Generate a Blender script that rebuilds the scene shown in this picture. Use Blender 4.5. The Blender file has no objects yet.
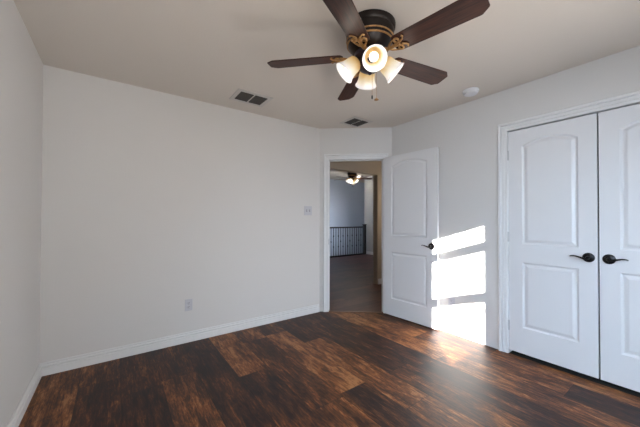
import bpy, bmesh, math, random
from math import pi, sin, cos, radians
from mathutils import Vector, Matrix

# ---------------------------------------------------------------- measures
H = 2.44                                   # room ceiling
XL, YB, XR, YR = -0.467, 3.079, 2.948, -0.80
A = Vector((2.2145, 3.079, 0)); B = Vector((2.948, 2.467, 0))   # ends of the diagonal door wall
T = (B - A).normalized(); NRM = Vector((T.y, -T.x, 0))          # along it / towards the room
LD = (B - A).length
CAMH = 1.2265
col = bpy.context.scene.collection
sc = bpy.context.scene

# ---------------------------------------------------------------- camera
cam = bpy.data.cameras.new('camera'); co = bpy.data.objects.new('camera', cam); col.objects.link(co)
yaw, pit, roll = 0.6254, 0.0108, 0.0022
F = Vector((sin(yaw)*cos(pit), cos(yaw)*cos(pit), sin(pit)))
R = Vector((cos(yaw), -sin(yaw), 0)); U = R.cross(F)
R2 = R*cos(roll) + U*sin(roll); U2 = U*cos(roll) - R*sin(roll)
m = Matrix.Identity(4)
for i in range(3):
    m[i][0] = R2[i]; m[i][1] = U2[i]; m[i][2] = -F[i]
m[2][3] = CAMH
co.matrix_world = m
cam.sensor_width = 36; cam.lens = 283.96*36/640; cam.shift_y = 2.6958/640
cam.clip_start = 0.02; cam.clip_end = 200
sc.camera = co

# ---------------------------------------------------------------- world, sun, daylight and fill lamps
w = bpy.data.worlds.new('sky'); sc.world = w; w.use_nodes = True
bg = w.node_tree.nodes['Background']
bg.inputs[0].default_value = (0.62, 0.78, 1.0, 1); bg.inputs[1].default_value = 2.0

sun = bpy.data.lights.new('sun', 'SUN'); so = bpy.data.objects.new('sun', sun); col.objects.link(so)
sd = Vector((1, 0.90, -0.336*0.90))
so.rotation_euler = sd.to_track_quat('-Z', 'Y').to_euler(); so.location = (-3, -4, 4)
sun.energy = 62; sun.angle = radians(0.35); sun.color = (1.0, 0.95, 0.90)

def area(name, loc, direction, sx, sy, power, color, spread=180):
    l = bpy.data.lights.new(name, 'AREA'); l.shape = 'RECTANGLE'; l.size = sx; l.size_y = sy
    l.energy = power; l.color = color; l.spread = radians(spread)
    o = bpy.data.objects.new(name, l); col.objects.link(o)
    o.location = loc; o.rotation_euler = Vector(direction).to_track_quat('-Z', 'Y').to_euler()
    return o
WIN = [(-0.185, 0.59), (0.92, 1.56), (1.89, 2.53)]; WZ = (0.70, 2.05)
for k, (a, b) in enumerate(WIN):           # fill lamps added just inside the windows, standing in for daylight
    area('window_sky_fill', ((a+b)/2, YR+0.02, 1.33), ((1.5, 1.2, -.9)[k], 1, -1.1), 0.62, 1.2, (31, 16, 16)[k], (0.58, 0.77, 1.0), 120)     # blue fill aimed down, in place of sky light
    area('window_ground_fill', ((a+b)/2, YR+0.02, 1.33), ((0, -.2, -1.3)[k], 1, 0.6), 0.62, 1.2, (12, 6, 9)[k], (1.0, 0.92, 0.82), 140)      # warm fill aimed up, in place of ground bounce
area('stair_daylight', (4.9, 7.65, 0.9), (0.75, 1.0, 0.1), 0.8, 1.2, 42, (0.66, 0.80, 1.0), 110)

vs = sc.view_settings
sc.display_settings.display_device = 'sRGB'
vs.view_transform = 'Standard'; vs.look = 'None'; vs.exposure = 0.03; vs.gamma = 1.0; vs.use_curve_mapping = False

# ---------------------------------------------------------------- materials
def srgb(r, g, b):
    f = lambda c: (c/255/12.92) if c/255 <= 0.04045 else ((c/255+0.055)/1.055)**2.4
    return (f(r), f(g), f(b), 1)

def mat(name, color, rough=0.5, metal=0.0, spec=0.5, noise=0.0, nscale=40, bump=0.0, bscale=200, emit=None, estr=0, coat=0):
    M = bpy.data.materials.new(name); M.use_nodes = True
    nt = M.node_tree; b = nt.nodes['Principled BSDF']
    b.inputs['Base Color'].default_value = color; b.inputs['Roughness'].default_value = rough
    b.inputs['Metallic'].default_value = metal; b.inputs['Specular IOR Level'].default_value = spec
    b.inputs['Coat Weight'].default_value = coat
    tc = nt.nodes.new('ShaderNodeTexCoord')
    if noise:
        n = nt.nodes.new('ShaderNodeTexNoise'); n.inputs['Scale'].default_value = nscale; n.inputs['Detail'].default_value = 4
        mx = nt.nodes.new('ShaderNodeMix'); mx.data_type = 'RGBA'
        mx.inputs[6].default_value = tuple(c*(1-noise) for c in color[:3]) + (1,)
        mx.inputs[7].default_value = tuple(min(1, c*(1+noise)) for c in color[:3]) + (1,)
        nt.links.new(tc.outputs['Object'], n.inputs['Vector']); nt.links.new(n.outputs['Fac'], mx.inputs[0])
        nt.links.new(mx.outputs[2], b.inputs['Base Color'])
    if bump:
        n2 = nt.nodes.new('ShaderNodeTexNoise'); n2.inputs['Scale'].default_value = bscale; n2.inputs['Detail'].default_value = 3
        bp = nt.nodes.new('ShaderNodeBump'); bp.inputs['Strength'].default_value = bump; bp.inputs['Distance'].default_value = 0.002
        nt.links.new(tc.outputs['Object'], n2.inputs['Vector']); nt.links.new(n2.outputs['Fac'], bp.inputs['Height'])
        nt.links.new(bp.outputs[0], b.inputs['Normal'])
    if emit:
        b.inputs['Emission Color'].default_value = emit; b.inputs['Emission Strength'].default_value = estr
    return M

M_wall = mat('wall_paint', (0.66, 0.645, 0.63, 1), 0.6, spec=0.3, bump=0.25, bscale=90)
M_ceil = mat('ceiling_paint', (0.69, 0.64, 0.585, 1), 0.85, spec=0.2, bump=0.4, bscale=70)
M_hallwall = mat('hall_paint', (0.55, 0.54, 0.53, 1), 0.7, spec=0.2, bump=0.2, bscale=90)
M_trim = mat('trim_enamel', (0.73, 0.73, 0.73, 1), 0.4, spec=0.4)
M_door = mat('door_enamel', (0.72, 0.72, 0.73, 1), 0.4, spec=0.45)
M_closet_shade = mat('closet_shade', (0.02, 0.02, 0.02, 1), 0.9)  # shade inside the closet, put into the colour
M_black = mat('oiled_bronze', (0.012, 0.011, 0.012, 1), 0.28, metal=0.6)
M_steel = mat('hinge_metal', (0.55, 0.55, 0.56, 1), 0.4, metal=0.6)
M_plastic = mat('white_plastic', (0.72, 0.72, 0.75, 1), 0.35)
M_plate = mat('plate_plastic', (0.53, 0.53, 0.57, 1), 0.4)
M_slot = mat('slot_dark', (0.06, 0.06, 0.07, 1), 0.7)
M_vent = mat('vent_enamel', (0.58, 0.55, 0.52, 1), 0.5)
M_ventdark = mat('vent_shadow', (0.012, 0.011, 0.010, 1), 0.9)
M_louver = mat('vent_louver', (0.06, 0.055, 0.05, 1), 0.6)
M_iron = mat('wrought_iron', (0.012, 0.012, 0.014, 1), 0.5, metal=0.3)
M_rail = mat('rail_wood', (0.02, 0.011, 0.008, 1), 0.35, noise=0.3)
M_blind = mat('blind_white', (0.8, 0.8, 0.78, 1), 0.5)
M_bronze = mat('fan_bronze', (0.012, 0.008, 0.007, 1), 0.35, metal=0.5, noise=0.4, nscale=25)
M_gold = mat('antique_brass', (0.42, 0.24, 0.10, 1), 0.38, metal=0.75, noise=0.55, nscale=60)
M_kit = mat('kit_bronze', (0.035, 0.028, 0.04, 1), 0.4, metal=0.5)
M_bulb = mat('bulb', (1, 1, 1, 1), 0.4, emit=(1.0, 0.93, 0.82, 1), estr=2.5)
M_thresh = mat('threshold_wood', (0.16, 0.07, 0.03, 1), 0.4, noise=0.3)

def blade_mat():
    M = bpy.data.materials.new('blade_wood'); M.use_nodes = True; nt = M.node_tree; b = nt.nodes['Principled BSDF']
    tc = nt.nodes.new('ShaderNodeTexCoord'); mp = nt.nodes.new('ShaderNodeMapping'); mp.inputs['Scale'].default_value = (3, 45, 45)
    n = nt.nodes.new('ShaderNodeTexNoise'); n.inputs['Scale'].default_value = 2; n.inputs['Detail'].default_value = 6; n.inputs['Distortion'].default_value = 0.6
    r = nt.nodes.new('ShaderNodeValToRGB')
    r.color_ramp.elements[0].position = 0.3; r.color_ramp.elements[0].color = (0.012, 0.005, 0.004, 1)
    r.color_ramp.elements[1].position = 0.75; r.color_ramp.elements[1].color = (0.075, 0.024, 0.015, 1)
    nt.links.new(tc.outputs['Object'], mp.inputs[0]); nt.links.new(mp.outputs[0], n.inputs['Vector'])
    nt.links.new(n.outputs['Fac'], r.inputs[0]); nt.links.new(r.outputs[0], b.inputs['Base Color'])
    b.inputs['Roughness'].default_value = 0.42; b.inputs['Specular IOR Level'].default_value = 0.25
    return M
M_blade = blade_mat()

def shade_mat():
    M = bpy.data.materials.new('frosted_shade_glass'); M.use_nodes = True; nt = M.node_tree; b = nt.nodes['Principled BSDF']
    out = nt.nodes['Material Output']
    tc = nt.nodes.new('ShaderNodeTexCoord'); sp = nt.nodes.new('ShaderNodeSeparateXYZ')
    n = nt.nodes.new('ShaderNodeTexNoise'); n.inputs['Scale'].default_value = 22; n.inputs['Detail'].default_value = 3; n.inputs['Distortion'].default_value = 1.5
    ad = nt.nodes.new('ShaderNodeMath'); ad.operation = 'MULTIPLY_ADD'; ad.inputs[1].default_value = 0.05
    nt.links.new(tc.outputs['Object'], sp.inputs[0]); nt.links.new(tc.outputs['Object'], n.inputs['Vector'])
    nt.links.new(n.outputs['Fac'], ad.inputs[0]); nt.links.new(sp.outputs['Z'], ad.inputs[2])
    r = nt.nodes.new('ShaderNodeValToRGB'); e = r.color_ramp.elements      # amber tinted neck, white rim
    mr = nt.nodes.new('ShaderNodeMapRange'); mr.inputs['From Min'].default_value = 0.0; mr.inputs['From Max'].default_value = 0.14
    nt.links.new(ad.outputs[0], mr.inputs[0]); nt.links.new(mr.outputs[0], r.inputs[0])
    e[0].position = 0.0; e[0].color = (0.64, 0.42, 0.14, 1); e[1].position = 0.95; e[1].color = (0.80, 0.80, 0.84, 1)
    x = e.new(0.38); x.color = (0.76, 0.63, 0.38, 1); x = e.new(0.62); x.color = (0.78, 0.74, 0.64, 1)
    nt.links.new(r.outputs[0], b.inputs['Base Color']); b.inputs['Roughness'].default_value = 0.3
    tr = nt.nodes.new('ShaderNodeBsdfTranslucent'); nt.links.new(r.outputs[0], tr.inputs[0])
    mx = nt.nodes.new('ShaderNodeMixShader'); mx.inputs[0].default_value = 0.5
    nt.links.new(b.outputs[0], mx.inputs[1]); nt.links.new(tr.outputs[0], mx.inputs[2])
    nt.links.new(mx.outputs[0], out.inputs[0])
    nt.links.new(r.outputs[0], b.inputs['Emission Color']); b.inputs['Emission Strength'].default_value = 0.10
    return M
M_shade = shade_mat()

def glass_mat():
    M = bpy.data.materials.new('window_glass'); M.use_nodes = True; nt = M.node_tree
    nt.nodes.remove(nt.nodes['Principled BSDF']); out = nt.nodes['Material Output']
    t = nt.nodes.new('ShaderNodeBsdfTransparent'); g = nt.nodes.new('ShaderNodeBsdfGlossy'); g.inputs['Roughness'].default_value = 0.02
    x = nt.nodes.new('ShaderNodeMixShader'); x.inputs[0].default_value = 0.05
    nt.links.new(t.outputs[0], x.inputs[1]); nt.links.new(g.outputs[0], x.inputs[2])
    nt.links.new(x.outputs[0], out.inputs[0]); return M
M_glass = glass_mat()

def plank_mat(name, width, off, length, along_y, cols, rough=0.32, seed=0.0, seam=0.3, coat=0.0, spec=0.40):
    """boards along one axis, each board with its own tone, blotches and streaks"""
    M = bpy.data.materials.new(name); M.use_nodes = True; nt = M.node_tree; b = nt.nodes['Principled BSDF']
    N = nt.nodes.new; L = nt.links.new
    def math_(op, a, c=None, d=None):
        n = N('ShaderNodeMath'); n.operation = op
        for i, v in enumerate((a, c, d)):
            if v is None: continue
            if isinstance(v, (int, float)): n.inputs[i].default_value = v
            else: L(v, n.inputs[i])
        return n.outputs[0]
    tc = N('ShaderNodeTexCoord'); sp = N('ShaderNodeSeparateXYZ'); L(tc.outputs['Object'], sp.inputs[0])
    X, Y = (sp.outputs['X'], sp.outputs['Y']) if along_y else (sp.outputs['Y'], sp.outputs['X'])
    u = math_('DIVIDE', math_('SUBTRACT', X, off), width); row = math_('FLOOR', u); fu = math_('FRACT', u)
    wn = N('ShaderNodeTexWhiteNoise'); wn.noise_dimensions = '1D'; L(math_('ADD', row, seed), wn.inputs['W'])
    v = math_('ADD', math_('DIVIDE', Y, length), math_('MULTIPLY', wn.outputs[0], 7.3)); idx = math_('FLOOR', v); fv = math_('FRACT', v)
    cb = N('ShaderNodeCombineXYZ'); L(row, cb.inputs[0]); L(idx, cb.inputs[1]); cb.inputs[2].default_value = seed
    wc = N('ShaderNodeTexWhiteNoise'); wc.noise_dimensions = '3D'; L(cb.outputs[0], wc.inputs['Vector'])
    # per-board shifted coordinates
    cs = N('ShaderNodeCombineXYZ')
    L(math_('ADD', X, math_('MULTIPLY', wc.outputs[0], 31)), cs.inputs[0]); L(math_('ADD', Y, math_('MULTIPLY', wc.outputs[0], 57)), cs.inputs[1])
    def noise(sx, sy, detail, dist=0.0, rgh=0.55):
        mp = N('ShaderNodeMapping'); mp.inputs['Scale'].default_value = (sx, sy, 1); L(cs.outputs[0], mp.inputs[0])
        n = N('ShaderNodeTexNoise'); n.inputs['Scale'].default_value = 1; n.inputs['Detail'].default_value = detail
        n.inputs['Distortion'].default_value = dist; n.inputs['Roughness'].default_value = rgh; L(mp.outputs[0], n.inputs['Vector'])
        return n.outputs['Fac']
    blot = noise(8, 2.0, 4, 0.4); grain = noise(90, 5, 5, 0.6, 0.7); fine = noise(60, 14, 6, 1.2, 0.75); mid = noise(24, 5.5, 5, 0.8, 0.65)
    tone = math_('ADD', math_('MULTIPLY', wc.outputs[0], 0.46), math_('MULTIPLY', blot, 0.90))
    tone = math_('ADD', tone, math_('MULTIPLY', math_('SUBTRACT', grain, 0.5), 0.85))
    tone = math_('ADD', tone, math_('MULTIPLY', math_('SUBTRACT', fine, 0.5), 1.0))
    tone = math_('ADD', tone, math_('MULTIPLY', math_('SUBTRACT', mid, 0.5), 0.9))
    r = N('ShaderNodeValToRGB'); e = r.color_ramp.elements
    e[0].position = cols[0][0]; e[0].color = cols[0][1]; e[1].position = cols[-1][0]; e[1].color = cols[-1][1]
    for pos, c in cols[1:-1]:
        x = e.new(pos); x.color = c
    L(tone, r.inputs[0])
    eu = math_('MULTIPLY', math_('MINIMUM', fu, math_('SUBTRACT', 1, fu)), width)
    ev = math_('MULTIPLY', math_('MINIMUM', fv, math_('SUBTRACT', 1, fv)), length)
    d = math_('MINIMUM', eu, ev)
    ml = N('ShaderNodeMapRange'); ml.inputs['From Min'].default_value = 0.0008; ml.inputs['From Max'].default_value = 0.003
    ml.inputs['To Min'].default_value = seam; L(d, ml.inputs[0])
    mx = N('ShaderNodeVectorMath'); mx.operation = 'SCALE'; L(r.outputs[0], mx.inputs[0]); L(ml.outputs[0], mx.inputs['Scale'])
    L(mx.outputs[0], b.inputs['Base Color'])
    L(math_('ADD', math_('MULTIPLY', fine, 0.16), rough-0.08), b.inputs['Roughness'])
    bp = N('ShaderNodeBump'); bp.inputs['Strength'].default_value = 0.25; bp.inputs['Distance'].default_value = 0.0015
    L(math_('ADD', math_('MULTIPLY', grain, 0.35), ml.outputs[0]), bp.inputs['Height']); L(bp.outputs[0], b.inputs['Normal'])
    b.inputs['Specular IOR Level'].default_value = spec
    b.inputs['Coat Weight'].default_value = coat; b.inputs['Coat Roughness'].default_value = 0.42
    return M
M_floor = plank_mat('dark_walnut_planks', 0.249, -0.205, 1.22, True,
    [(0.36, (0.008, 0.003, 0.003, 1)), (0.58, (0.034, 0.011, 0.006, 1)), (0.74, (0.090, 0.030, 0.010, 1)),
     (0.92, (0.22, 0.075, 0.020, 1)), (1.0, (0.34, 0.15, 0.055, 1))], rough=0.50, seed=3.0)
M_hallfloor = plank_mat('hall_red_brown_planks', 0.125, 0.02, 1.1, False,
    [(0.3, (0.035, 0.012, 0.010, 1)), (0.7, (0.08, 0.026, 0.020, 1)), (1.0, (0.12, 0.045, 0.03, 1))], rough=0.42, seed=11.0)

# ---------------------------------------------------------------- mesh helpers
def obj(name, bm, material, parent=None, smooth=False, bevel=0, mw=None):
    bmesh.ops.recalc_face_normals(bm, faces=bm.faces[:])
    me = bpy.data.meshes.new(name); bm.to_mesh(me); bm.free()
    o = bpy.data.objects.new(name, me); col.objects.link(o)
    for mm in (material if isinstance(material, list) else [material]): me.materials.append(mm)
    if smooth:
        for p in me.polygons: p.use_smooth = True
        if smooth == 'auto':
            me.set_sharp_from_angle(angle=radians(35))
    if bevel:
        md = o.modifiers.new('bevel', 'BEVEL'); md.width = bevel; md.segments = 2; md.limit_method = 'ANGLE'
    if parent is not None: o.parent = parent
    if mw is not None: o.matrix_local = mw
    return o

def box(bm, x0, x1, y0, y1, z0, z1, M=None):
    v = [bm.verts.new((x, y, z)) for x in (x0, x1) for y in (y0, y1) for z in (z0, z1)]
    if M is not None:
        for q in v: q.co = M @ q.co
    for f in ((0,1,3,2),(4,6,7,5),(0,4,5,1),(2,3,7,6),(0,2,6,4),(1,5,7,3)):
        bm.faces.new([v[i] for i in f])
    return v

def prism(bm, pts, z0, z1):
    a = [bm.verts.new((x, y, z0)) for x, y in pts]; b = [bm.verts.new((x, y, z1)) for x, y in pts]
    n = len(pts)
    bm.faces.new(a[::-1]); bm.faces.new(b)
    for i in range(n): bm.faces.new([a[i], a[(i+1) % n], b[(i+1) % n], b[i]])

def lathe(bm, prof, seg=32, M=None, caps=True):
    rings = []
    for r, z in prof:
        rings.append([bm.verts.new((max(r, 1e-4)*cos(2*pi*k/seg), max(r, 1e-4)*sin(2*pi*k/seg), z)) for k in range(seg)])
    for a, b in zip(rings, rings[1:]):
        for k in range(seg): bm.faces.new([a[k], a[(k+1) % seg], b[(k+1) % seg], b[k]])
    if caps:
        bm.faces.new(rings[0][::-1]); bm.faces.new(rings[-1])
    if M is not None:
        for rg in rings:
            for v in rg: v.co = M @ v.co
    return rings

def tube(bm, pts, rad, seg=10, flat=1.0):
    """round rod through points; rad number or list"""
    pts = [Vector(p) for p in pts]; rs = rad if isinstance(rad, (list, tuple)) else [rad]*len(pts)
    rings = []; up = Vector((0, 0, 1))
    for i, p in enumerate(pts):
        d = (pts[min(i+1, len(pts)-1)] - pts[max(i-1, 0)]).normalized()
        a = d.cross(up)
        if a.length < 1e-3: a = d.cross(Vector((1, 0, 0)))
        a.normalize(); b = d.cross(a).normalized()
        rings.append([bm.verts.new(p + a*rs[i]*cos(2*pi*k/seg)*flat + b*rs[i]*sin(2*pi*k/seg)) for k in range(seg)])
    for a, b in zip(rings, rings[1:]):
        for k in range(seg): bm.faces.new([a[k], a[(k+1) % seg], b[(k+1) % seg], b[k]])
    bm.faces.new(rings[0][::-1]); bm.faces.new(rings[-1])

def sweep(bm, prof, p0, p1, out, up=Vector((0, 0, 1)), m0=None, m1=None):
    """straight moulding: prof = (distance out, height) closed outline, swept p0->p1; m0/m1 mitre per unit of out/up"""
    rings = []
    d = (p1 - p0).normalized()
    for p, mt in ((p0, m0), (p1, m1)):
        rings.append([bm.verts.new(p + out*a + up*b + (d*(mt[0]*a + mt[1]*b) if mt else Vector())) for a, b in prof])
    n = len(prof)
    for k in range(n): bm.faces.new([rings[0][k], rings[0][(k+1) % n], rings[1][(k+1) % n], rings[1][k]])
    bm.faces.new(rings[0][::-1]); bm.faces.new(rings[1])

def empty(name, loc, rz=0.0, label=None, cat=None, group=None, kind=None):
    o = bpy.data.objects.new(name, None); col.objects.link(o); o.location = loc; o.rotation_euler = (0, 0, rz)
    o.empty_display_size = 0.1
    return tag(o, label, cat, group, kind)
def tag(o, label=None, cat=None, group=None, kind=None):
    if label: o['label'] = label
    if cat: o['category'] = cat
    if group: o['group'] = group
    if kind: o['kind'] = kind
    return o
def struct(name, bm, material, label=None, cat=None, **k):
    return tag(obj(name, bm, material, **k), label, cat, kind='structure')
def copy_tree(o, parent=None):
    c = o.copy(); col.objects.link(c)
    if parent is not None: c.parent = parent; c.matrix_parent_inverse = o.matrix_parent_inverse.copy()
    for ch in list(o.children): copy_tree(ch, c)
    return c

# ---------------------------------------------------------------- room shell
WT = 0.12
bm = bmesh.new(); prism(bm, [(XL-.12, YR-.12), (XR+.0, YR-.12), (XR, B.y), (A.x, A.y), (XL-.12, YB)], -0.15, 0)
struct('floor', bm, M_floor, 'dark brown wood plank floor of the empty bedroom', 'floor')
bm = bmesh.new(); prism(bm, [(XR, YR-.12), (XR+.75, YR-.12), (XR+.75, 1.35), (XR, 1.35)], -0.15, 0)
struct('floor_closet', bm, M_closet_shade, 'floor inside the closed closet, shade painted black', 'floor')  # near-black colour stands for the shade seen under the closet doors
bm = bmesh.new(); prism(bm, [(A.x, A.y), (B.x, B.y), (B.x+.12, B.y-.1), (5.0, B.y-.1), (5.0, 3.7), (7.37, 3.7), (7.37, 7.25), (1.0, 7.25), (1.0, A.y)], -0.15, 0)
struct('floor_hall', bm, M_hallfloor, 'darker red-brown wood floor of the hall beyond the doorway', 'floor')

bm = bmesh.new(); prism(bm, [(XL-.12, YR-.12), (XR+.12, YR-.12), (XR+.12, B.y+.1), (A.x+.08, YB+.12), (XL-.12, YB+.12)], H, H+.1)
struct('ceiling', bm, M_ceil, 'pale warm grey flat bedroom ceiling', 'ceiling')

bm = bmesh.new(); box(bm, XL-WT, XL, YR-WT, YB+WT, 0, H)
struct('wall_left', bm, M_wall, 'narrow strip of off-white wall at the left edge', 'wall')
bm = bmesh.new(); box(bm, XL, A.x+0.05, YB, YB+WT, 0, H)
struct('wall_back', bm, M_wall, 'long bare off-white wall left of the doorway', 'wall')
CZ = 2.045; CY0, CY1 = -0.097, 1.111        # closet opening
bm = bmesh.new()
box(bm, XR, XR+WT, CY1+.012, B.y, 0, H); box(bm, XR, XR+WT, YR-WT, CY0-.012, 0, H); box(bm, XR, XR+WT, CY0-.012, CY1+.012, CZ+.012, H)
struct('wall_right', bm, M_wall, 'off-white wall holding the closet, lit by a sun patch', 'wall')
# diagonal wall with the doorway
S0, S1, DZ = 0.125, 0.840, 2.022
def dg(s, d, z=0.0): p = A + T*s - NRM*d; return Vector((p.x, p.y, z))
MD = Matrix(((T.x, -NRM.x, 0, A.x), (T.y, -NRM.y, 0, A.y), (0, 0, 1, 0), (0, 0, 0, 1)))   # (s, depth, z)
bm = bmesh.new()
box(bm, 0, S0-.012, 0, WT, 0, H, MD); box(bm, S1+.012, LD, 0, WT, 0, H, MD); box(bm, S0-.012, S1+.012, 0, WT, DZ+.012, H, MD)
struct('wall_diagonal', bm, M_wall, 'short angled off-white wall around the open doorway', 'wall')
# rear wall with three windows, the middle and closet-side ones added for fill light
bm = bmesh.new()
xs = [XL] + [v for ab in WIN for v in ab] + [XR]
for i in range(0, len(xs), 2): box(bm, xs[i], xs[i+1], YR-WT, YR, 0, H)
for a, b in WIN: box(bm, a, b, YR-WT, YR, 0, WZ[0]); box(bm, a, b, YR-WT, YR, WZ[1], H)
struct('wall_rear', bm, M_wall, 'window wall behind the viewer', 'wall')

# closet interior
bm = bmesh.new()
box(bm, XR+.70, XR+.75, YR-.12, 1.35, 0, H); box(bm, XR+WT, XR+.70, 1.25, 1.35, 0, H); box(bm, XR+WT, XR+.70, YR-.12, YR-.02, 0, H)
struct('wall_closet', bm, M_closet_shade, 'unlit walls inside the closet', 'wall')
bm = bmesh.new(); box(bm, XR+.12, XR+.75, YR-.12, 1.35, H, H+.1)
struct('ceiling_closet', bm, M_closet_shade, 'unlit ceiling inside the closet', 'ceiling')

# ---------------------------------------------------------------- hall shell
HX0, HY0, HY1, HXR, HC, FY = 1.0, 3.72, 3.83, 7.25, 2.74, 8.45
bm = bmesh.new(); prism(bm, [(A.x+.08, YB+.121), (B.x+.13, B.y+.06), (5.0, B.y-.1), (5.0, HY1), (HX0, HY1), (HX0, YB+.121)], H, H+.1)
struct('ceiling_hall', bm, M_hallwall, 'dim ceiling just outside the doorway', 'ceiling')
bm = bmesh.new(); box(bm, HX0, 4.03-1.45, HY0, HY1, 0, H); box(bm, 4.03, HXR+.12, HY0, HY1, 0, HC); box(bm, HX0, 4.03, HY0, HY1, 2.072, HC)
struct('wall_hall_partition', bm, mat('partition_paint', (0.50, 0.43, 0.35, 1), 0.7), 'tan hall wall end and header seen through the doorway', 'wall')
bm = bmesh.new(); box(bm, HXR, HXR+.12, HY1, 7.32, -.15, HC)
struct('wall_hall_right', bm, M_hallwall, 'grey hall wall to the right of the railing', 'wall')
bm = bmesh.new(); box(bm, HX0-.12, 9.2, FY, FY+.12, -2.7, HC+.1)
struct('wall_hall_far', bm, mat('stair_paint', (0.46, 0.48, 0.53, 1), 0.6, spec=0.4), 'bluish grey wall far beyond the stair railing', 'wall')
bm = bmesh.new(); box(bm, HX0-.12, HX0, YB+WT, FY, -2.7, HC); box(bm, 9.2, 9.32, 7.2, FY+.12, -2.7, HC)
struct('wall_hall_side', bm, M_hallwall, 'hall side walls out of sight', 'wall')
bm = bmesh.new(); box(bm, HX0, 4.9, 7.15, 7.25, 0, HC); box(bm, HXR+.12, 9.2, 7.2, 7.32, -2.7, HC); box(bm, HX0, HXR+.12, 7.15, 7.25, -2.7, -.15)
struct('wall_stairwell', bm, M_hallwall, 'walls around the stairwell below the railing', 'wall')
bm = bmesh.new(); box(bm, 5.0, 5.12, B.y-.1, HY0, 0, H); box(bm, B.x+.12, 5.12, B.y-.2, B.y-.1, 0, H)
struct('wall_hall_near', bm, M_hallwall, 'hall walls beside the doorway, out of sight', 'wall')
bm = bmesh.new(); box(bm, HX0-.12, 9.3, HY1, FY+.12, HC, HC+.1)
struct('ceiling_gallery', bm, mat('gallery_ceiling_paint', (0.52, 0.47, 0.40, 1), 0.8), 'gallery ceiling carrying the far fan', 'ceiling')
bm = bmesh.new(); box(bm, HX0-.12, 9.3, 7.15, FY+.12, -2.8, -2.7)
struct('floor_stairwell', bm, M_hallfloor, 'lower floor at the bottom of the stairwell', 'floor')

# ---------------------------------------------------------------- trim
BBP = [(0, 0), (.016, 0), (.016, .056), (.009, .060), (.012, .072), (.012, .078), (.005, .083), (.0075, .090), (.0065, .098), (.004, .10), (0, .10)]
def baseboard(name, p0, p1, out, label, m0=None, m1=None, mm=None):
    bm = bmesh.new(); sweep(bm, BBP, Vector(p0), Vector(p1), Vector(out), m0=m0, m1=m1)
    struct(name, bm, mm or M_trim, label, 'baseboard')
baseboard('baseboard_left', (XL, YR, 0), (XL, YB, 0), (1, 0, 0), 'white baseboard along the left edge wall', m1=(-1, 0))
k = math.tan(radians(90-39.85)/2)
baseboard('baseboard_back', (XL, YB, 0), (A.x-.002, YB, 0), (0, -1, 0), 'long white moulded baseboard along the bare wall', m0=(1, 0), m1=(-.4, 0))
baseboard('baseboard_closet_side', (XR, -.176, 0), (XR, YR, 0), (-1, 0, 0), 'white baseboard past the closet, out of frame')
baseboard('baseboard_rear', (XR, YR, 0), (XL, YR, 0), (0, 1, 0), 'white baseboard under the windows', m0=(1, 0), m1=(-1, 0))
baseboard('baseboard_hall', (HXR, 7.24, 0), (HXR, HY1, 0), (-1, 0, 0), 'pale baseboard of the hall right wall')
baseboard('baseboard_partition', (4.04, HY0, 0), (5.0, HY0, 0), (0, -1, 0), 'baseboard on the tan hall wall')

# casing profile: (out from wall, across from inner edge to outer edge)
CW = 0.070
def casing_prof(wd): return [(0, 0), (.009, .003), (.012, wd*.28), (.007, wd*.33), (.012, wd*.38), (.014, wd*.60), (.009, wd*.65), (.020, wd*.74), (.022, wd*.94), (.018, wd), (0, wd)]
def casing(name, P, X, out, a, b, top, wd0, wd1, wdt, label):
    """P: function (s,z)->point on wall, X: direction of s, one mesh with mitred corners"""
    bm = bmesh.new(); Z = Vector((0, 0, 1))
    sweep(bm, casing_prof(wd0), P(a, 0), P(a, top), out, up=-X, m1=(0, wdt/wd0))
    sweep(bm, casing_prof(wd1), P(b, 0), P(b, top), out, up=X, m1=(0, wdt/wd1))
    sweep(bm, casing_prof(wdt), P(a, top), P(b, top), out, up=Z, m0=(0, -wd0/wdt), m1=(0, wd1/wdt))
    return struct(name, bm, M_trim, label, 'door trim')
casing('trim_1', lambda s, z: dg(s, 0, z), T, NRM, S0, S1, DZ, .068, .062, .070, 'white casing around the open doorway')
casing('trim_2', lambda s, z: Vector((XR, s, z)), Vector((0, 1, 0)), Vector((-1, 0, 0)), CY0, CY1, CZ, .078, .078, .078, 'white moulded casing around the closet doors')
# jamb of the doorway with stop and strike plate
bm = bmesh.new()
box(bm, S0-.012, S0, 0, WT, 0, DZ, MD); box(bm, S1, S1+.012, 0, WT, 0, DZ, MD); box(bm, S0-.012, S1+.012, 0, WT, DZ, DZ+.012, MD)
box(bm, S0, S0+.010, .045, .08, 0, DZ, MD); box(bm, S1-.010, S1, .045, .08, 0, DZ, MD); box(bm, S0+.01, S1-.01, .045, .08, DZ-.010, DZ, MD)
j = struct('trim_3', bm, M_trim, 'white jamb and stop inside the doorway', 'door trim')
bm = bmesh.new(); box(bm, S0-.001, S0+.0025, .010, .040, .89, .97, MD); obj('strike_plate', bm, M_black, j)
bm = bmesh.new()
box(bm, XR-.001, XR+WT, CY1, CY1+.012, 0, CZ); box(bm, XR-.001, XR+WT, CY0-.012, CY0, 0, CZ); box(bm, XR-.001, XR+WT, CY0-.012, CY1+.012, CZ, CZ+.012)
struct('trim_4', bm, M_trim, 'white jamb inside the closet casing', 'door trim')
bm = bmesh.new(); box(bm, S0, S1, -.008, .035, 0, .004, MD)
struct('trim_5', bm, M_thresh, 'thin wooden strip across the doorway floor', 'threshold')

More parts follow.
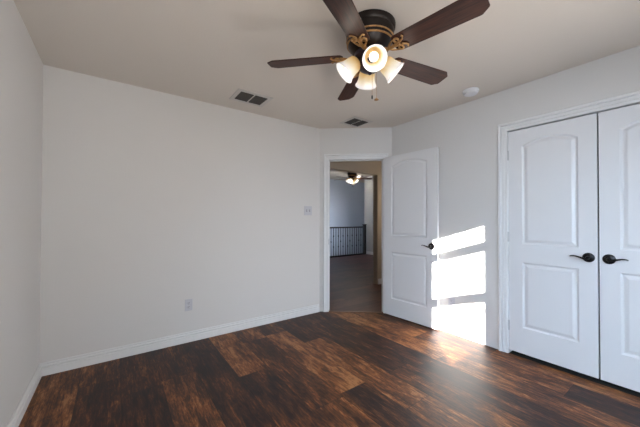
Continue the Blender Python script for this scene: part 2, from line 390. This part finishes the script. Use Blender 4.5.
# ---------------------------------------------------------------- doors (local: x along width from hinge, y = depth, face at y=0 looking -y, z up)
def offset(loop, d):
    n = len(loop); o = []
    for i in range(n):
        p, q, r = Vector(loop[i-1]), Vector(loop[i]), Vector(loop[(i+1) % n])
        e1 = (q-p).normalized(); e2 = (r-q).normalized()
        n1 = Vector((-e1.y, e1.x)); n2 = Vector((-e2.y, e2.x)); b = (n1+n2); b /= max(0.3, b.dot(n1))
        o.append(q + b*d)
    return o
def panel_loops(W, z0, zA, zB, zC, st):
    low = [(st, z0), (W-st, z0), (W-st, zA), (st, zA)]
    up = [(st, zB), (W-st, zB), (W-st, zC)]
    n = 12; rise = 0.055; half = (W-2*st)/2; rad = (half*half+rise*rise)/(2*rise); ang = math.asin(half/rad)
    for i in range(1, n):
        a = ang - 2*ang*i/n; up.append((W/2+rad*sin(a), zC+rad*cos(a)-(rad-rise)))
    up.append((st, zC))
    return [low, up]
def door_mesh(W, Z0, Z1, TH, panels):
    bm = bmesh.new(); V = lambda p, y: bm.verts.new((p[0], y, p[1]))
    outer = [V(p, 0) for p in ((0, Z0), (W, Z0), (W, Z1), (0, Z1))]
    edges = [bm.edges.new((outer[i], outer[(i+1) % 4])) for i in range(4)]
    for lp in panels:
        prev = None
        for k, (dd, yy) in enumerate(((0, 0), (.006, .0045), (.012, .0085), (.020, .0085), (.028, .0055), (.040, .0010), (.046, .0005))):
            ring = [V(p, yy) for p in offset(lp, dd)]
            n = len(ring)
            if prev is None: edges += [bm.edges.new((ring[i], ring[(i+1) % n])) for i in range(n)]
            else:
                for i in range(n): bm.faces.new([prev[i], prev[(i+1) % n], ring[(i+1) % n], ring[i]])
            prev = ring
        bm.faces.new(prev)
    bmesh.ops.triangle_fill(bm, use_beauty=True, use_dissolve=False, edges=edges, normal=(0, -1, 0))
    bk = [V(p, TH) for p in ((0, Z0), (W, Z0), (W, Z1), (0, Z1))]
    for i in range(4): bm.faces.new([outer[i], outer[(i+1) % 4], bk[(i+1) % 4], bk[i]])
    bm.faces.new(bk)
    return bm
def lever(parent, x, z, dirx, y=0.0):
    """round rose with an S-curved lever pointing towards dirx"""
    bm = bmesh.new(); Mx = Matrix.Translation((x, y, z)) @ Matrix.Rotation(pi/2, 4, 'X')
    lathe(bm, [(.0365, 0), (.0365, .004), (.034, .008), (.024, .011), (.013, .013), (.011, .040), (.009, .046)], 28, Mx)
    h = obj('door_handle', bm, M_black, parent, smooth='auto')
    bm = bmesh.new(); pts = []; rs = []
    for i in range(15):
        t = i/14; pts.append((x+dirx*(.000+.102*t), y-.040-.006*sin(t*pi), z - .009 + .019*(lambda q: q*q*(3-2*q))(min(1, t/.8)) - .005*max(0, (t-.8)/.2)**2)); rs.append(.0085-.0045*t)
    tube(bm, pts, rs, 10)
    obj('lever', bm, M_black, h, smooth=True)
def hinge(parent, x, z, y=-.002):
    bm = bmesh.new(); lathe(bm, [(.0055, -.045), (.0055, .045)], 12, Matrix.Translation((x, y-.004, z)))
    box(bm, x-.004, x+.010, y, y+.003, z-.044, z+.044)
    return obj('hinge', bm, M_steel, parent, smooth='auto')

CW_L = CY1 - 0.508 - .003                 # closet leaf width
def closet_leaf(name, label, hinge_y, sgn):
    # leaf placed flush with casing plane; local x runs from hinge to meeting stile
    root = bpy.data.objects.new(name, None); col.objects.link(root)
    W = CW_L - .003
    ex = Vector((0, -1, 0)) if sgn > 0 else Vector((0, 1, 0)); ey = Vector((1, 0, 0))
    bm = door_mesh(W, .034, CZ-.010, .035, panel_loops(W, .262, .845, 1.008, 1.885, .108))
    if sgn < 0:
        pass
    mm = Matrix(((ex.x, ey.x, 0, XR+.004), (ex.y, ey.y, 0, hinge_y), (0, 0, 1, 0), (0, 0, 0, 1)))
    return root, W, mm, bm
for nm, lab, hy, sg in (('door_2', 'left white closet door, arched upper panel, lever beside the centre gap', CY1-.002, 1),
                        ('door_3', 'right white closet door, cut off by the photo edge', CY0+.002, -1)):
    root, W, mm, bm = closet_leaf(nm, lab, hy, sg)
    tag(root, lab, 'closet door', kind='structure')
    root.matrix_world = Matrix.Translation((XR+.004, hy, 0))
    loc = Matrix(((0, 1, 0, 0), (-sg, 0, 0, 0), (0, 0, 1, 0), (0, 0, 0, 1)))
    d = obj('door_leaf', bm, M_door, root, mw=loc)
    lever(d, W-.051, .937, -1); hinges = [hinge(d, -.003, z) for z in (1.82, 1.07, .26)]

DW = 0.742
hp = Vector((2.838, 2.520, 0)); ep = Vector((2.880, 1.780, 0)); ax = (ep-hp).normalized(); ay = Vector((-ax.y, ax.x, 0))
root = empty('door_1', hp, label='white two-panel bedroom door standing open against the sunlit wall', cat='door', kind='structure')
loc = Matrix(((ax.x, ay.x, 0, 0), (ax.y, ay.y, 0, 0), (0, 0, 1, 0), (0, 0, 0, 1)))
d = obj('door_leaf', door_mesh(DW, .015, 2.030, .035, panel_loops(DW, .225, .815, 1.02, 1.90, .125)), M_door, root, mw=loc)
lever(d, .672, .926, -1)
bm = bmesh.new(); box(bm, DW-.001, DW+.0015, .006, .029, .90, .96); obj('latch_plate', bm, M_steel, d)
for z in (1.85, 1.05, .22):
    bm = bmesh.new(); lathe(bm, [(.0055, -.045), (.0055, .045)], 12, Matrix.Translation((-.008, .038, z))); obj('hinge', bm, M_steel, d)

# ---------------------------------------------------------------- windows and blinds (rear wall; last two added for fill light)
for k, (a, b) in enumerate(WIN):
    root = empty('window_%d' % (k+1), ((a+b)/2, YR-.06, WZ[0]), label='sash window %s in the rear wall' % ('nearest the left corner', 'added for fill light in the middle', 'added for fill light nearest the closet')[k], cat='window', kind='structure')
    hw = (b-a)/2; hh = WZ[1]-WZ[0]
    bm = bmesh.new(); t = .012
    box(bm, -hw, -hw+t, -.05, .05, 0, hh); box(bm, hw-t, hw, -.05, .05, 0, hh); box(bm, -hw, hw, -.05, .05, 0, t); box(bm, -hw, hw, -.05, .05, hh-t, hh)
    box(bm, -hw, hw, -.02, .02, .452, .540)
    obj('window_frame', bm, M_trim, root)
    bm = bmesh.new(); box(bm, -hw+t, hw-t, -.003, .003, t, hh-t); obj('pane', bm, M_glass, root)
    root2 = empty('window_blind', ((a+b)/2, YR-.031, WZ[1]-.012), label='white slatted blind at the rear window %s' % ('nearest the left corner', 'added for fill light in the middle', 'added for fill light nearest the closet')[k], cat='blind')
    bm = bmesh.new(); box(bm, -hw+.016, hw-.016, -.022, .025, -.145 if k == 0 else -.05, 0); obj('headrail', bm, M_blind, root2)
    bm = bmesh.new(); z = -.175 if k == 0 else -.075
    end = -.305 if k == 0 else -1.25; st = .044
    while z > end:
        Mt = Matrix.Translation((0, 0, z)) @ Matrix.Rotation(radians(0 if k == 0 else 72), 4, 'X')  # blinds of the added windows are shut to keep the sun out
        e_ = .018 if k == 0 else .0125
        box(bm, -hw+e_, hw-e_, -.021, .021, -.0012, .0012, Mt); z -= st
    obj('slats', bm, M_blind, root2)
    bm = bmesh.new(); zb = -.31 if k == 0 else z+.04
    box(bm, -hw+.018, hw-.018, -.021, .021, zb-.085 if k == 0 else -1.322, zb); obj('bottom_rail', bm, M_blind, root2)

# ---------------------------------------------------------------- ceiling fan
FAN = Vector((1.292, 1.257, H)); ZB = 2.248-H      # local heights are below the ceiling
def make_fan():
    root = empty('ceiling_fan', FAN, label='dark bronze five-blade ceiling fan with four lit bell shades, above the bedroom', cat='ceiling fan')
    bm = bmesh.new()
    lathe(bm, [(.152, 0), (.157, -.005), (.156, -.026), (.150, -.036), (.147, -.040), (.148, -.072), (.145, -.078), (.142, -.110), (.134, -.125), (.118, -.150), (.100, -.166), (.085, -.172)], 48)
    obj('motor_housing', bm, M_bronze, root, smooth='auto')
    for zz, rr in ((-.092, .1465), (-.116, .143)):
        bm = bmesh.new(); pts = [(rr*cos(2*pi*i/48), rr*sin(2*pi*i/48)) for i in range(48)]
        lathe(bm, [(rr-.006, -.005), (rr, -.004), (rr+.003, 0), (rr, .004), (rr-.006, .005)], 48, Matrix.Translation((0, 0, zz)), caps=False)
        obj('brass_ring', bm, M_gold, root, smooth=True)
    bm = bmesh.new()
    lathe(bm, [(.085, -.172), (.098, -.176), (.098, -.200), (.080, -.206), (.060, -.210), (.070, -.218), (.074, -.242), (.064, -.268), (.040, -.284), (.018, -.290), (.012, -.300), (.004, -.306)], 36)
    obj('light_kit_hub', bm, M_kit, root, smooth='auto')
    for k in range(5):
        a = 2.359 - k*2*pi/5
        Mb = Matrix.Rotation(a, 4, 'Z') @ Matrix.Translation((0, 0, ZB+.004)) @ Matrix.Rotation(radians(-12), 4, 'X')
        bm = bmesh.new()
        half = [(.168, .036), (.182, .056), (.195, .061), (.30, .064), (.45, .068), (.615, .072), (.622, .070), (.657, .044), (.660, .038)]
        out = [(x, y) for x, y in half] + [(x, -y) for x, y in half[::-1]]
        prism(bm, out, -.003, .003)
        bl = obj('blade', bm, M_blade, root, mw=Mb, bevel=.0012)
        # ornamental iron: arm, scrolls and plate under the blade root
        bm = bmesh.new()
        tube(bm, [(.080, 0, .010), (.105, 0, -.002), (.135, 0, -.010), (.165, 0, -.011), (.21, 0, -.009)], [.012, .011, .009, .008, .006], 8, 1.3)
        for s in (-1, 1):
            pts = []
            for i in range(15):
                t = i/14; ang = -pi*.5 + 2*pi*.82*t
                pts.append((.188+.024*cos(ang)+.040*t-.01, s*(.026+.019*sin(ang)), -.010))
            tube(bm, pts, .0055, 7)
            tube(bm, [(.135, 0, -.010), (.150, s*.020, -.010), (.170, s*.034, -.009), (.185, s*.042, -.009)], [.008, .0065, .005, .004], 7)
            tube(bm, [(.215, s*.010, -.008), (.235, s*.022, -.008), (.245, s*.036, -.007), (.238, s*.044, -.007)], [.006, .005, .0045, .006], 7)
        br = obj('blade_bracket', bm, M_gold, bl, smooth='auto')
    for k in range(4):
        a = radians(234) + k*pi/2
        tilt = radians(42)
        axis = Vector((cos(a)*cos(tilt), sin(a)*cos(tilt), -sin(tilt)))
        neck = Vector((cos(a)*.080, sin(a)*.080, -.220))
        Ms = Matrix.Translation(neck) @ axis.to_track_quat('Z', 'Y').to_matrix().to_4x4()
        bm = bmesh.new(); prof = [(.010, 0), (.027, 0), (.038, .004), (.047, .014), (.051, .034), (.053, .056), (.057, .078), (.064, .098), (.072, .112)]
        inner = [(r-.003, z) for r, z in prof[::-1]]
        rings = lathe(bm, prof + inner, 36, caps=False)
        n = len(rings); 
        for q in range(36): bm.faces.new([rings[-1][q], rings[-1][(q+1) % 36], rings[0][(q+1) % 36], rings[0][q]])
        sh = obj('lamp_shade', bm, M_shade, root, smooth=True, mw=Ms)
        bm = bmesh.new(); lathe(bm, [(.018, -.045), (.022, -.030), (.029, -.010), (.029, -.001)], 24)
        obj('socket_cup', bm, M_kit, sh, smooth='auto')
        bm = bmesh.new(); lathe(bm, [(.012, .010), (.013, .028), (.020, .045), (.026, .060), (.027, .072), (.022, .086), (.012, .094), (.001, .097)], 20)
        obj('bulb', bm, M_bulb, sh, smooth=True)
    for (dx, dy, zl, fm, r) in ((.008, -.012, -.440, M_black, .0045), (.036, -.022, -.452, M_gold, .010)):
        bm = bmesh.new(); z = -.28
        tube(bm, [(dx, dy, -.27), (dx, dy, zl)], .0011, 6)
        ch = obj('pull_chain', bm, M_gold, root)
        bm = bmesh.new()
        if r < .006: lathe(bm, [(.002, 0), (.0045, -.005), (.0045, -.020), (.002, -.024)], 12, Matrix.Translation((dx, dy, zl+.004)))
        else: lathe(bm, [(.002, 0), (.007, -.004), (.014, -.009), (.014, -.013), (.005, -.016)], 16, Matrix.Translation((dx, dy, zl+.002)))
        obj('chain_fob', bm, fm, ch, smooth='auto')
    return root
fan = make_fan()
far_fan = copy_tree(fan)
far_fan.location = (6.227, 6.85, HC); far_fan.rotation_euler = (0, 0, radians(-24))
far_fan['label'] = 'distant lit ceiling fan seen through the doorway, above the gallery'

def lamp(loc, power, color, r=.03):
    l = bpy.data.lights.new('bulb_glow', 'POINT'); l.energy = power; l.color = color; l.shadow_soft_size = r
    o = bpy.data.objects.new('bulb_glow', l); col.objects.link(o); o.location = loc
for k in range(4):                          # light of the four bulbs of each fan, at the shade mouths
    for c, rz, pw in ((FAN, 0, 0.75), (Vector((6.227, 6.85, HC)), radians(-24), 6.0)):
        a = radians(234)+k*pi/2+rz
        lamp(c + Vector((cos(a)*.185, sin(a)*.185, -.335)), pw, (1.0, .91, .78))

lamp((4.4, 3.05, 1.5), 7, (1.0, .80, .58), .08)      # unseen warm lamp added round the corner to brighten the tan wall end
# ---------------------------------------------------------------- ceiling registers and smoke detector
def make_vent():
    root = empty('ceiling_vent', (0, 0, H))
    bm = bmesh.new(); w, d = .178, .140; iw, idp = .138, .100
    for x0, x1, y0, y1 in ((-w, -iw, -d, d), (iw, w, -d, d), (-iw, iw, -d, -idp), (-iw, iw, idp, d), (-.006, .006, -idp, idp)):
        box(bm, x0, x1, y0, y1, -.007, 0)
    obj('vent_frame', bm, M_vent, root, bevel=.002)
    bm = bmesh.new(); box(bm, -iw, iw, -idp, idp, -.0015, -.0005); obj('duct_opening', bm, M_ventdark, root)
    bm = bmesh.new()
    for s in (-1, 1):
        for i in range(9):
            y = -idp+.011+i*.0222
            box(bm, s*.072-.064, s*.072+.064, -.0007, .0007, -.0045, .0045, Matrix.Translation((0, y, -.006)) @ Matrix.Rotation(radians(40), 4, 'X'))
    obj('louvers', bm, M_louver, root)
    return root
v1 = make_vent(); v1.location = (1.098, 2.705, H); v2 = copy_tree(v1); v2.location = (2.430, 2.598, H)
v2.scale = (.86, 1.0, 1)
tag(v1, 'larger dark-slotted ceiling vent above the long bare wall', 'ceiling vent', 'ceiling vents')
tag(v2, 'smaller-looking ceiling vent in front of the doorway', 'ceiling vent', 'ceiling vents')
root = empty('smoke_detector', (2.700, 1.325, H), label='round white smoke detector on the ceiling above the closet wall', cat='smoke detector')
bm = bmesh.new(); lathe(bm, [(.068, 0), (.070, -.004), (.070, -.014), (.064, -.018), (.001, -.018)], 40); obj('mounting_plate', bm, M_plastic, root, smooth='auto')
bm = bmesh.new(); lathe(bm, [(.060, -.018), (.061, -.030), (.054, -.038), (.030, -.041), (.001, -.042)], 40); obj('cover', bm, M_plastic, root, smooth='auto')

# ---------------------------------------------------------------- switch and outlets (local: plate in x/z, facing -y)
def plate(root, w, h):
    bm = bmesh.new(); box(bm, -w/2, w/2, -.006, 0, -h/2, h/2); return obj('cover_plate', bm, M_plate, root, bevel=.002)
def outlet(loc, rz, label):
    root = empty('wall_outlet', loc, rz, label, 'wall outlet', 'duplex wall outlets'); plate(root, .070, .115)
    for s in (-1, 1):
        bm = bmesh.new(); lathe(bm, [(.0165, 0), (.0165, .003), (.015, .004)], 24, Matrix.Translation((0, -.0055, s*.0195)) @ Matrix.Rotation(pi/2, 4, 'X'))
        r_ = obj('receptacle', bm, M_plate, root, smooth='auto')
        bm = bmesh.new()
        for dx in (-.006, .006): box(bm, dx-.0012, dx+.0012, -.0102, -.0094, s*.0195-.001, s*.0195+.008)
        box(bm, -.002, .002, -.0102, -.0094, s*.0195-.010, s*.0195-.006)
        obj('slots', bm, M_slot, r_)
    bm = bmesh.new(); lathe(bm, [(.003, 0), (.002, .0015)], 12, Matrix.Translation((0, -.006, 0)) @ Matrix.Rotation(pi/2, 4, 'X')); obj('screw', bm, M_steel, root)
outlet((.605, YB, .368), 0, 'white outlet low on the long bare wall')
outlet((XR, 1.655, .335), -pi/2, 'white outlet in the sun patch beside the open door')
root = empty('light_switch', (2.030, YB, 1.338), 0, 'white double light switch plate left of the doorway', 'light switch'); plate(root, .116, .117)
for s in (-1, 1):
    bm = bmesh.new(); box(bm, s*.023-.0055, s*.023+.0055, -.0075, -.005, -.013, .013); sl = obj('toggle_slot_shade', bm, M_slot, root)  # dark slot colour stands for the shadow round the toggle
    bm = bmesh.new(); box(bm, s*.023-.0045, s*.023+.0045, -.0165, -.007, -.004, .008); obj('toggle', bm, M_plate, sl, bevel=.001)

# ---------------------------------------------------------------- stair railing in the hall
RX0, RX1, RY = 4.96, 7.13, 7.20
root = empty('stair_railing', (RX0, RY, 0), label='black iron stair railing with dark handrail at the far end of the hall', cat='railing')
def pr(n, bm, mm, parent=root, **k): return obj(n, bm, mm, parent, mw=Matrix.Translation((-RX0, -RY, 0)), **k)
bm = bmesh.new(); sweep(bm, [(-.032, 0), (.032, 0), (.034, .02), (.022, .045), (-.022, .045), (-.034, .02)], Vector((RX0, RY, .935)), Vector((RX1, RY, .935)), Vector((0, 1, 0)))
pr('handrail', bm, M_rail, bevel=.004)
bm = bmesh.new(); box(bm, RX0, RX1, RY-.035, RY+.035, 0, .045); pr('bottom_shoe', bm, M_rail)
n = 21
for i in range(n):
    x = RX0 + .07 + i*(RX1-RX0-.14)/(n-1)
    bm = bmesh.new(); box(bm, x-.0065, x+.0065, RY-.0065, RY+.0065, .045, .936)
    ks = [(.50,), (.33, .68)][i % 2] if i % 4 else ()
    for zk in ks: lathe(bm, [(.007, -.035), (.016, -.018), (.021, 0), (.016, .018), (.007, .035)], 8, Matrix.Translation((x, RY, zk)))
    pr('baluster', bm, M_iron)
for x in (RX0, RX1):
    bm = bmesh.new(); box(bm, x-.045, x+.045, RY-.045, RY+.045, 0, 1.03); box(bm, x-.055, x+.055, RY-.055, RY+.055, 1.03, 1.055)
    pr('newel_post', bm, M_rail, bevel=.003)
